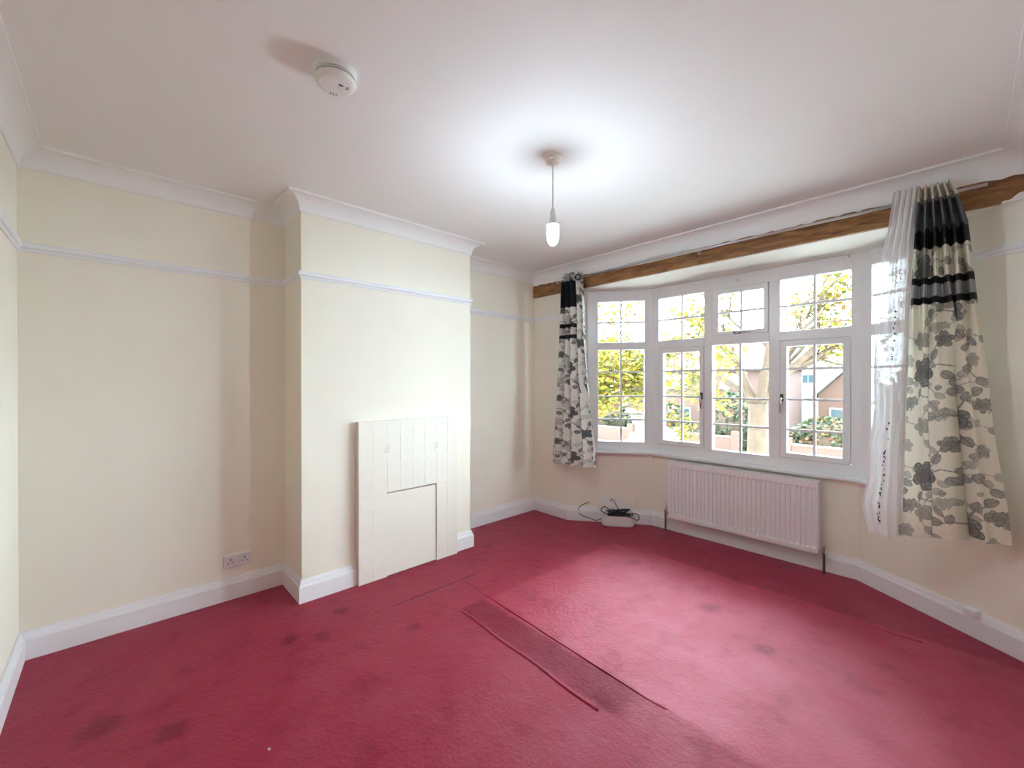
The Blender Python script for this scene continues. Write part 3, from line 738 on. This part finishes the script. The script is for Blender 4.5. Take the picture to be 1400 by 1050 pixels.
# net curtain
def y_net(s, z):
    t = (2.40-z)/1.92
    y = 3.49+.016*np.sin(2*np.pi*4.5*s)*(1-.4*t)+.02*np.sin(2*np.pi*1.2*s+.5)*t+.008*np.sin(z*11+s*9)*t
    return .010*np.sin(z*5+2)*t*(1-s)+.006*np.sin(z*17)*t*(1-s), y
def net_cols(S, Z, s):
    op = .978+.01*smoothstep(2.02, 2.08, Z)*smoothstep(.25, .38, s)+.02*(s > .78)-.28*smoothstep(.30, .12, s)*smoothstep(1.4, 1.9, Z)
    op = op+.25*(1-smoothstep(.62, .72, Z))
    op = np.where(np.abs(s-.02) < .02, .9, op)
    op = np.clip(op, 0, .99)
    return np.stack([op]*3, -1)
net = cloth('net_curtain', [(2.405,2.868),(2.2,2.845),(2.05,2.82),(1.65,2.795),(1.3,2.782),(.8,2.757),(.65,2.748),(.49,2.768)],
      [(2.405,2.972),(2.2,2.955),(2.0,2.945),(1.5,2.930),(1.0,2.915),(.5,2.905)],
      .492, .500, y_net, .5, net_cols, 'net_fabric', 'white sheer net curtain with sequins hanging over the window', 'curtain', 90, 260, ztop=2.405)
l = net.location
sq = MB(); flecks = MB(); r2 = random.Random(5)
def on_net(s, z):
    dx, y = y_net(np.array([s]), np.array([z]))
    xl = np.interp(z, [.49,.65,.8,1.3,1.65,2.05,2.2,2.405], [2.768,2.748,2.757,2.782,2.795,2.82,2.845,2.868]); xr = np.interp(z, [.5,1,1.5,2,2.2,2.405], [2.905,2.915,2.93,2.945,2.955,2.972])
    return xl+(xr-xl)*s+dx[0]-l.x, y[0]-l.y-.004, z-l.z
for i in range(170):
    s = r2.choice((.40,.52,.66,.80,.92))+r2.gauss(0, .02); z = 2.04-abs(r2.gauss(0, .32))
    x, y, zz = on_net(s, max(z, .6)); a, b = r2.uniform(.002, .004), r2.uniform(.003, .010)
    sq.add([(x-a,y,zz),(x,y-.001,zz-b),(x+a,y,zz),(x,y-.001,zz+b)], [(0,1,2,3)])
for i in range(46):  # added dark flecks stand for the floral print glimpsed through the net
    z = r2.choice((r2.uniform(1.45,1.75), r2.uniform(.55,1.3), r2.uniform(.55,1.0))); s = .60-.18*(1.75-z)/1.2+r2.gauss(0, .025)
    x, y, zz = on_net(s, z); a, b = r2.uniform(.002, .006), r2.uniform(.003, .010)
    flecks.add([(x-a,y,zz-r2.uniform(-.004,.004)),(x,y-.001,zz-b),(x+a,y,zz),(x,y-.001,zz+b)], [(0,1,2,3)])
tag(sq.build('sequins', 'sequin_clear', net), kind='stuff'); tag(flecks.build('print_flecks', 'fleck_dark', net), kind='stuff')

# ------------------------------------------------------------------ tub of cables by the left splay
TA = math.radians(36); TC = Vector((.906, 3.806, 0))
def stadium(a, b, n=20, p=3.2):
    return [(a*math.copysign(abs(math.cos(t))**(2/p), math.cos(t)), b*math.copysign(abs(math.sin(t))**(2/p), math.sin(t))) for t in [2*math.pi*k/n for k in range(n)]]
def shell(levels, n=36, p=3.2):
    """stack of rounded outlines (a, b, z) forming one closed surface"""
    mb = MB(); vs = []; fs = []
    for a, b, z in levels: vs += [(x, y, z) for x, y in stadium(a, b, n, p)]
    for i in range(len(levels)-1):
        for k in range(n): fs.append((i*n+k, i*n+(k+1)%n, (i+1)*n+(k+1)%n, (i+1)*n+k))
    fs += [tuple(range(n-1,-1,-1)), tuple((len(levels)-1)*n+k for k in range(n))]
    return mb.add(vs, fs)
tub = shell([(.128,.036,0),(.142,.041,.004),(.150,.044,.018),(.153,.0455,.060),(.154,.046,.092),(.158,.0485,.094),(.158,.0485,.100),(.150,.043,.100),(.148,.042,.050),(.145,.040,.020)]).build('storage_tub', 'tub_plastic')
tag(tub, 'white oval plastic tub of cables on the carpet by the wall', 'tub'); tub.location = TC; tub.rotation_euler = (0,0,TA); smooth_by_angle(tub)
lid = shell([(.150,.074,0),(.158,.082,.003),(.160,.084,.014),(.154,.078,.016),(.150,.074,.010),(.120,.050,.009)]).build('tub_lid', 'tub_plastic')
tag(lid, 'white oval plastic lid leaning upright against the wall behind the tub', 'lid'); smooth_by_angle(lid)
lid.location = TC+Vector((-math.sin(TA), math.cos(TA), 0))*.056+Vector((-.018, -.013, .165)); lid.rotation_euler = (math.radians(84), math.radians(0), TA)
rc = random.Random(11)
def tw(x, y, z): # tub-local to world
    return (TC.x+x*math.cos(TA)-y*math.sin(TA), TC.y+x*math.sin(TA)+y*math.cos(TA), z)
def wiggle(ctrl, n=14, closed=False):
    P = [Vector(p) for p in ctrl]; out = []; m = len(P)
    for i in range(m if closed else m-1):
        g = lambda j: P[j % m] if closed else P[max(0, min(m-1, j))]
        a, b, c, d = g(i-1), g(i), g(i+1), g(i+2)
        for k in range(n):
            t = k/n; out.append(.5*((2*b)+(c-a)*t+(2*a-5*b+4*c-d)*t*t+(3*b-a-3*c+d)*t**3))
    if not closed: out.append(P[-1])
    return out
ctrl = []
for i in range(46):
    a = i*2.1+rc.uniform(-.5,.5); q = rc.uniform(.45, .95)
    ctrl.append(tw(.140*q*math.cos(a), .036*q*math.sin(a), .082+.075*rc.random()**1.5+.016*math.cos(a)))
ctrl += [tw(.13,.0,.125), tw(.175,-.03,.125), tw(.190,-.05,.095), tw(.165,-.06,.082), tw(.11,-.05,.100)]
ctrl += [tw(.0,-.03,.115), tw(-.10,-.04,.12), tw(-.155,-.05,.15), tw(-.13,-.04,.185), tw(-.09,-.03,.16), tw(-.08,-.02,.11)]
cab = MB().tube(wiggle(ctrl, 10), .0042, 7).build('cable_coil', 'cable_black', smooth=True)
tag(cab, 'tangled black cable coiled loosely on top of the white tub', 'cable')
hk = [tw(.035,-.01,.10), tw(.005,.0,.16), tw(-.035,.012,.225), tw(-.052,.016,.243), tw(-.064,.016,.240), tw(-.064,.014,.218)]
hook = tag(MB().tube(wiggle(hk, 8), .0036, 8).build('hooked_rod', 'cable_black', smooth=True), 'thin dark hooked rod standing up from the cable tub', 'rod')
cw = [tw(-.152,-.05,.075), tw(-.20,-.02,.045), tw(-.26,.00,.055), (.585,3.660,.062), (.555,3.655,.105), (.58,3.672,.150), (.635,3.727,.183)]
wire = MB().tube(wiggle(cw, 10), .0036, 7).build('aerial_wire', 'cable_black', smooth=True)
tag(wire, 'single thin black wire looping from the tub to the wall', 'wire')

# skirting block and carpet crumb
blk = MB().box(-.030, .030, -.030, .014, 0, .034).build('wood_block', 'white_gloss', bevel=.003)
blk.location = (3.172, 3.676, .118); blk.rotation_euler = (0, 0, math.atan2(-.51, .713))
tag(blk, 'small white painted wood block stuck on the baseboard near the curtain', 'block')
crumb = MB().add([(-.006,-.003,0),(.006,-.004,0),(.005,.004,0),(-.004,.004,0),(-.003,0,.004),(.004,0,.005)], [(3,2,1,0),(0,1,5,4),(1,2,5),(2,3,4,5),(3,0,4)]).build('paint_flake', 'white_gloss')
crumb.location = (1.389, .761, .0); tag(crumb, 'tiny white paint flake lying on the crimson carpet', 'flake')

# ------------------------------------------------------------------ outdoors
GZ = -2.8
struct(MB().box(-60, 40, 4.6, 90, GZ-.3, GZ).build('ground', 'grass'))
struct(MB().box(-60, 40, 4.5, 15.0, GZ-.01, GZ+.02).build('added_bounce_slab', 'bounce_concrete'))  # unseen pale slab, added to bounce sky light up to ceiling and soffit
struct(MB().box(-60, 40, 15.0, 23.2, GZ-.01, GZ+.03).build('road', 'asphalt'))
struct(MB().box(-60, 40, 23.2, 25.3, GZ-.01, GZ+.12).build('pavement', 'pavement'))

def leaf_mesh(pts, sizes, cols, seed, droop=.5):
    """one five-cornered leaf per point"""
    r = np.random.RandomState(seed); n = len(pts)
    base = np.array([(0,-.5,0),(.42,-.18,.06),(.30,.28,.02),(0,.55,-.08),(-.30,.28,.02),(-.42,-.18,.06),(0,0,.0)])
    a = r.uniform(0, 2*np.pi, n); b = r.normal(0, droop, n); c = r.normal(0, droop, n)
    ca, sa, cb, sb, cc, sc = np.cos(a), np.sin(a), np.cos(b), np.sin(b), np.cos(c), np.sin(c)
    R = np.empty((n, 3, 3))
    R[:,0,0] = ca*cb; R[:,0,1] = ca*sb*sc-sa*cc; R[:,0,2] = ca*sb*cc+sa*sc
    R[:,1,0] = sa*cb; R[:,1,1] = sa*sb*sc+ca*cc; R[:,1,2] = sa*sb*cc-ca*sc
    R[:,2,0] = -sb; R[:,2,1] = cb*sc; R[:,2,2] = cb*cc
    v = np.einsum('nij,kj->nki', R, base)*np.asarray(sizes)[:, None, None]+np.asarray(pts)[:, None, :]
    tri = np.array([(6,0,1),(6,1,2),(6,2,3),(6,3,4),(6,4,5),(6,5,0)])
    f = (tri[None]+(np.arange(n)*7)[:, None, None]).reshape(-1, 3)
    me = bpy.data.meshes.new('foliage'); me.from_pydata(v.reshape(-1, 3).tolist(), [], f.tolist())
    at = me.color_attributes.new('print', 'FLOAT_COLOR', 'POINT')
    cc4 = np.concatenate([np.repeat(np.asarray(cols), 7, 0), np.ones((n*7, 1))], 1).astype(np.float32)
    at.data.foreach_set('color', cc4.ravel()); me.materials.append(MATS['leaf']); me.update()
    return me
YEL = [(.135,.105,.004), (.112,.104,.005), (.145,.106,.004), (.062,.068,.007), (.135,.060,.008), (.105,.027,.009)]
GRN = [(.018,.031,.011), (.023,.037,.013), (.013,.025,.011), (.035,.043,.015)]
def pick(r, pal, w): return pal[r.choices(range(len(pal)), w)[0]]
def tree(name, base, label, seed, trunk_r, fork_z, reach, leaf_n, leaf_size, pal, wts, lean=(0,0), levels=4, mat='bark', kids=3, group=None):
    r = random.Random(seed); root = tag(empty(name, base), label, 'tree', group)
    wood = MB(); tips = []
    def grow(p, d, length, rad, lev):
        pts = [p]; n = 5; q = Vector(p); dd = Vector(d)
        for i in range(n):
            dd = (dd+Vector((r.gauss(0,.13), r.gauss(0,.13), r.gauss(.03,.09)))).normalized()
            q = q+dd*length/n; pts.append(q.copy())
            if lev <= 2: tips.append((q.copy(), lev))
        wood.tube(pts, [rad*(1-.45*i/n) for i in range(n+1)], 8 if lev > 2 else 5)
        if lev == 0: return
        for k in range(kids+(1 if lev == levels else 0)):
            a = r.uniform(0, 2*math.pi); tilt = r.uniform(.45, 1.05)
            o = dd.orthogonal().normalized(); o2 = dd.cross(o)
            nd = (dd*math.cos(tilt)+(o*math.cos(a)+o2*math.sin(a))*math.sin(tilt)+Vector((0,0,.12))).normalized()
            grow(pts[r.choice((3,4,5))], nd, length*r.uniform(.55,.8), rad*r.uniform(.38,.52), lev-1)
    d0 = Vector((lean[0], lean[1], 1)).normalized()
    tr = [Vector((0,0,-.1)), Vector((0,0,0))+d0*fork_z*.5, d0*fork_z]
    wood.tube(tr, [trunk_r*1.15, trunk_r, trunk_r*.85], 12)
    for k in range(kids+2):
        a = 2*math.pi*k/(kids+2)+r.uniform(-.4,.4); tilt = r.uniform(.35,.95)
        grow(tr[2]-d0*.1, Vector((math.cos(a)*math.sin(tilt), math.sin(a)*math.sin(tilt), math.cos(tilt))), reach*r.uniform(.75,1.1), trunk_r*.5, levels-1)
    wood.build('trunk', mat, root, smooth=True, fix=False)
    pts, sz, cs = [], [], []
    tips = [t for t in tips if t[1] <= 1] or tips
    for i in range(leaf_n):
        p, _ = r.choice(tips); pts.append((p.x+r.gauss(0,.16), p.y+r.gauss(0,.16), p.z+r.gauss(0,.14)-.05)); sz.append(leaf_size*r.uniform(.6,1.25)); cs.append(pick(r, pal, wts))
    tag(link('foliage', leaf_mesh(pts, sz, cs, seed), root), kind='stuff')
    return root
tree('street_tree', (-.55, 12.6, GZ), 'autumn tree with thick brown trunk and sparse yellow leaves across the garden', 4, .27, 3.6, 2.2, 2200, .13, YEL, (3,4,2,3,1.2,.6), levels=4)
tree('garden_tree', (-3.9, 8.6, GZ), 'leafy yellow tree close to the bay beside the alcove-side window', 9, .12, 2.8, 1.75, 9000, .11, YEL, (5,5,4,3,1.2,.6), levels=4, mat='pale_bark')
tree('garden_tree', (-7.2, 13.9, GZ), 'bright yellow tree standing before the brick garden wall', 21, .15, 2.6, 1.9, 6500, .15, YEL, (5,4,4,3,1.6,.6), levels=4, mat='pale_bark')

def shrub(name, base, rx, ry, h, n, label, pal, wts, seed, size=.16, group=None):
    r = random.Random(seed); root = tag(empty(name, base), label, 'shrub', group)
    MB().lathe([(.05,0),(rx*.75,h*.08),(rx*.85,h*.4),(rx*.7,h*.8),(rx*.3,h*.95),(.02,h*.97)], n=14).build('stems', 'bark', root)
    o = root.children[0]; o.scale = (1, ry/rx, 1)
    pts, sz, cs = [], [], []
    for i in range(n):
        a, u = r.uniform(0, 2*math.pi), r.uniform(0,1); rad = (1-u**3)**.5*r.uniform(.82,1.08)
        pts.append((rx*rad*math.cos(a), ry*rad*math.sin(a), h*u)); sz.append(size*r.uniform(.7,1.3)); cs.append(pick(r, pal, wts))
    tag(link('foliage', leaf_mesh(pts, sz, cs, seed, .8), root), kind='stuff')
    return root
shrub('hedge_bush', (-6.9, 28.2, GZ), 1.7, 1.2, 3.5, 1500, 'tall dark green laurel bush in front of brick house', GRN, (3,2,3,1), 41, .22)
shrub('garden_bush', (-10.9, 28.4, GZ), 1.5, 1.2, 2.7, 900, 'low green bush behind the brick wall near the parked car', GRN, (3,2,2,2), 42, .22)
shrub('garden_bush', (-1.7, 27.6, GZ), 1.9, 1.2, 2.3, 1300, 'mixed green and orange bush beside the brick gate pier', GRN+YEL[3:], (3,3,2,2,1.5,1.5,1), 43, .22)
shrub('garden_bush', (2.8, 27.6, GZ), 1.9, 1.2, 2.6, 1100, 'rounded green bush right of the white porch', GRN+YEL[3:], (3,3,2,2,1,1,.5), 44, .22)
shrub('garden_bush', (-15.4, 27.3, GZ), 2.0, 1.2, 3.0, 1200, 'broad dark green bush near the white garage', GRN, (3,2,3,1), 45, .24)
for i, (x, y, s) in enumerate(((-26, 60, 1), (-14, 66, 1.2), (4, 62, 1.1))):
    shrub('distant_tree', (x, y, GZ), 6*s, 4*s, 7.5*s, 900, ('dark distant tree beyond the brick house', 'tall distant tree between the two roofs', 'round distant tree beyond the gabled house')[i], GRN, (3,2,3,1), 50+i, .8)

def house(name, x0, x1, y0, y1, eave, ridge, wall, roof, label, windows, gable=False):
    root = tag(empty(name, ((x0+x1)/2, y0, GZ)), label, 'house')
    cx = (x0+x1)/2
    MB().box(x0-cx, x1-cx, 0, y1-y0, 0, eave-GZ).build('wall', wall, root)
    e, rd, d = eave-GZ, ridge-GZ, y1-y0
    if not gable:
        a, b = x0-cx-.4, x1-cx+.4
        MB().add([(a,-.4,e-.1),(b,-.4,e-.1),(b,d+.4,e-.1),(a,d+.4,e-.1),(a+1.5,d/2,rd),(b-1.5,d/2,rd)], [(0,1,5,4),(1,2,5),(2,3,4,5),(3,0,4),(3,2,1,0)]).build('roof', roof, root)
        MB().box(a, b, -.45, -.38, e-.22, e-.02).build('fascia', 'frame_white', root)
    else:
        a, b = x0-cx, x1-cx
        MB().add([(a,0,e),(b,0,e),(0,0,rd),(a,d,e),(b,d,e),(0,d,rd)], [(0,1,2),(4,3,5),(0,3,4,1),(1,4,5,2),(3,0,2,5)]).build('gable_wall', wall, root)
        for s in (-1, 1):
            MB().add([(s*(b+.35),-.3,e-.35*(rd-e)/b),(0,-.3,rd+.05),(0,d+.3,rd+.05),(s*(b+.35),d+.3,e-.35*(rd-e)/b),(s*(b+.35),-.3,e+.15-.35*(rd-e)/b),(0,-.3,rd+.2),(0,d+.3,rd+.2),(s*(b+.35),d+.3,e+.15-.35*(rd-e)/b)],
                     [(0,1,2,3),(4,7,6,5),(0,4,5,1),(2,6,7,3),(1,5,6,2),(0,3,7,4)]).build('roof_slope', roof, root)
    for (wx0, wx1, wz0, wz1, nx) in windows:
        f = MB().ring(wx0-cx, wx1-cx, wz0-GZ, wz1-GZ, wx0-cx+.1, wx1-cx-.1, wz0-GZ+.1, wz1-GZ-.1, -.06, .03).build('window', 'frame_white', root)
        w = (wx1-wx0-.2)/nx
        for k in range(nx):
            MB().box(wx0-cx+.1+k*w+.03, wx0-cx+.1+(k+1)*w-.03, -.02, .02, wz0-GZ+.1, wz1-GZ-.1).build('pane', 'far_glass', f)
        MB().box(wx0-cx-.08, wx1-cx+.08, -.12, .02, wz0-GZ-.08, wz0-GZ).build('sill', 'frame_white', f)
    return root
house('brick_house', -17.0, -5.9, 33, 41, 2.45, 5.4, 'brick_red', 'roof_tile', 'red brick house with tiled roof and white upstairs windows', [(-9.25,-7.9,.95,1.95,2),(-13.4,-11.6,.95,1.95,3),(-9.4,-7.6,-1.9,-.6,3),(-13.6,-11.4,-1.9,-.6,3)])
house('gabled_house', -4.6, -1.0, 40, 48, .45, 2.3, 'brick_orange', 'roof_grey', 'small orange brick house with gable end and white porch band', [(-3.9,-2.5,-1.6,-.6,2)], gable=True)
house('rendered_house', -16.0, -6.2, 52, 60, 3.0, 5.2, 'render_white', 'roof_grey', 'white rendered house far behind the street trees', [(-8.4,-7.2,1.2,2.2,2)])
gar = tag(empty('garage', (-16.6, 29.5, GZ)), 'white flat-roofed garage behind the low brick wall', 'garage')
MB().box(-3.2, 3.0, 0, 2.6, 0, 1.75).build('wall', 'render_white', gar); MB().box(-3.3, 3.1, -.15, 2.7, 1.75, 1.92).build('roof', 'frame_white', gar); MB().box(-1.3, 1.3, -.05, .02, 0, 1.6).build('door', 'frame_white', gar, bevel=.01)
def gwall(x0, x1, h, label):
    root = tag(empty('garden_wall', ((x0+x1)/2, 25.5, GZ)), label, 'wall'); w = (x1-x0)/2
    MB().box(-w, w, 0, .23, 0, h).build('brickwork', 'brick_orange', root); MB().box(-w-.03, w+.03, -.03, .26, h, h+.06).build('coping', 'coping_stone', root)
    for s in (-1, 1):
        MB().box(s*w-.2, s*w+.2, -.06, .3, 0, h+.35).build('pier', 'brick_orange', root)
gwall(-22, -12.2, 1.02, 'long low orange brick garden wall before the white garage')
gwall(-8.6, -5.6, 1.05, 'short orange brick garden wall beside the white picket gate')
gwall(-3.1, 3.5, .95, 'orange brick garden wall with bushes behind it')
pg = tag(empty('picket_gate', (-9.5, 25.6, GZ)), 'white picket gate between the brick walls', 'gate')
pk = None
for i in range(12):
    if pk is None: pk = MB().box(-.8, -.72, 0, .04, .1, 1.35).build('picket', 'frame_white', pg)
    else: share(pk, 'picket', pg, (i*.14, 0, 0))
for z in (.35, 1.1): MB().box(-.8, .82, .04, .08, z, z+.09).build('gate_rail', 'frame_white', pg)
car = tag(empty('parked_car', (-8.0, 21.9, GZ+.03)), 'silver hatchback car parked at the kerb', 'car')
def prof(name, pts, hw, mat, bev=.05):
    n = len(pts)
    return MB().add([(x,-hw,z) for x, z in pts]+[(x,hw,z) for x, z in pts], [tuple(range(n)), tuple(range(2*n-1,n-1,-1))]+[(i,n+i,n+(i+1)%n,(i+1)%n) for i in range(n)]).build(name, mat, car, bevel=bev)
prof('body', [(-2.05,.30),(2.0,.30),(2.05,.62),(1.95,.80),(1.1,.92),(-1.7,.95),(-2.02,.85),(-2.08,.6)], .86, 'car_silver', .08)
prof('cabin', [(-1.75,.93),(1.05,.90),(.35,1.40),(-.2,1.46),(-1.2,1.44),(-1.6,1.25)], .74, 'car_silver', .07)
prof('side_glass', [(-1.45,.97),(.80,.95),(.26,1.33),(-1.15,1.35)], .752, 'car_glass', .01)
for x in (-1.30, 1.32):
    for s in (-1, 1):
        w = MB().lathe([(.10,-.1),(.30,-.1),(.32,-.06),(.32,.06),(.30,.1),(.10,.1)], (x, s*.78, .32), 20, 'y').build('wheel', 'tyre', car)
        MB().lathe([(.02,-.11),(.19,-.11),(.19,.11),(.02,.11)], (x, s*.78, .32), 16, 'y').build('hub_cap', 'car_silver', w)
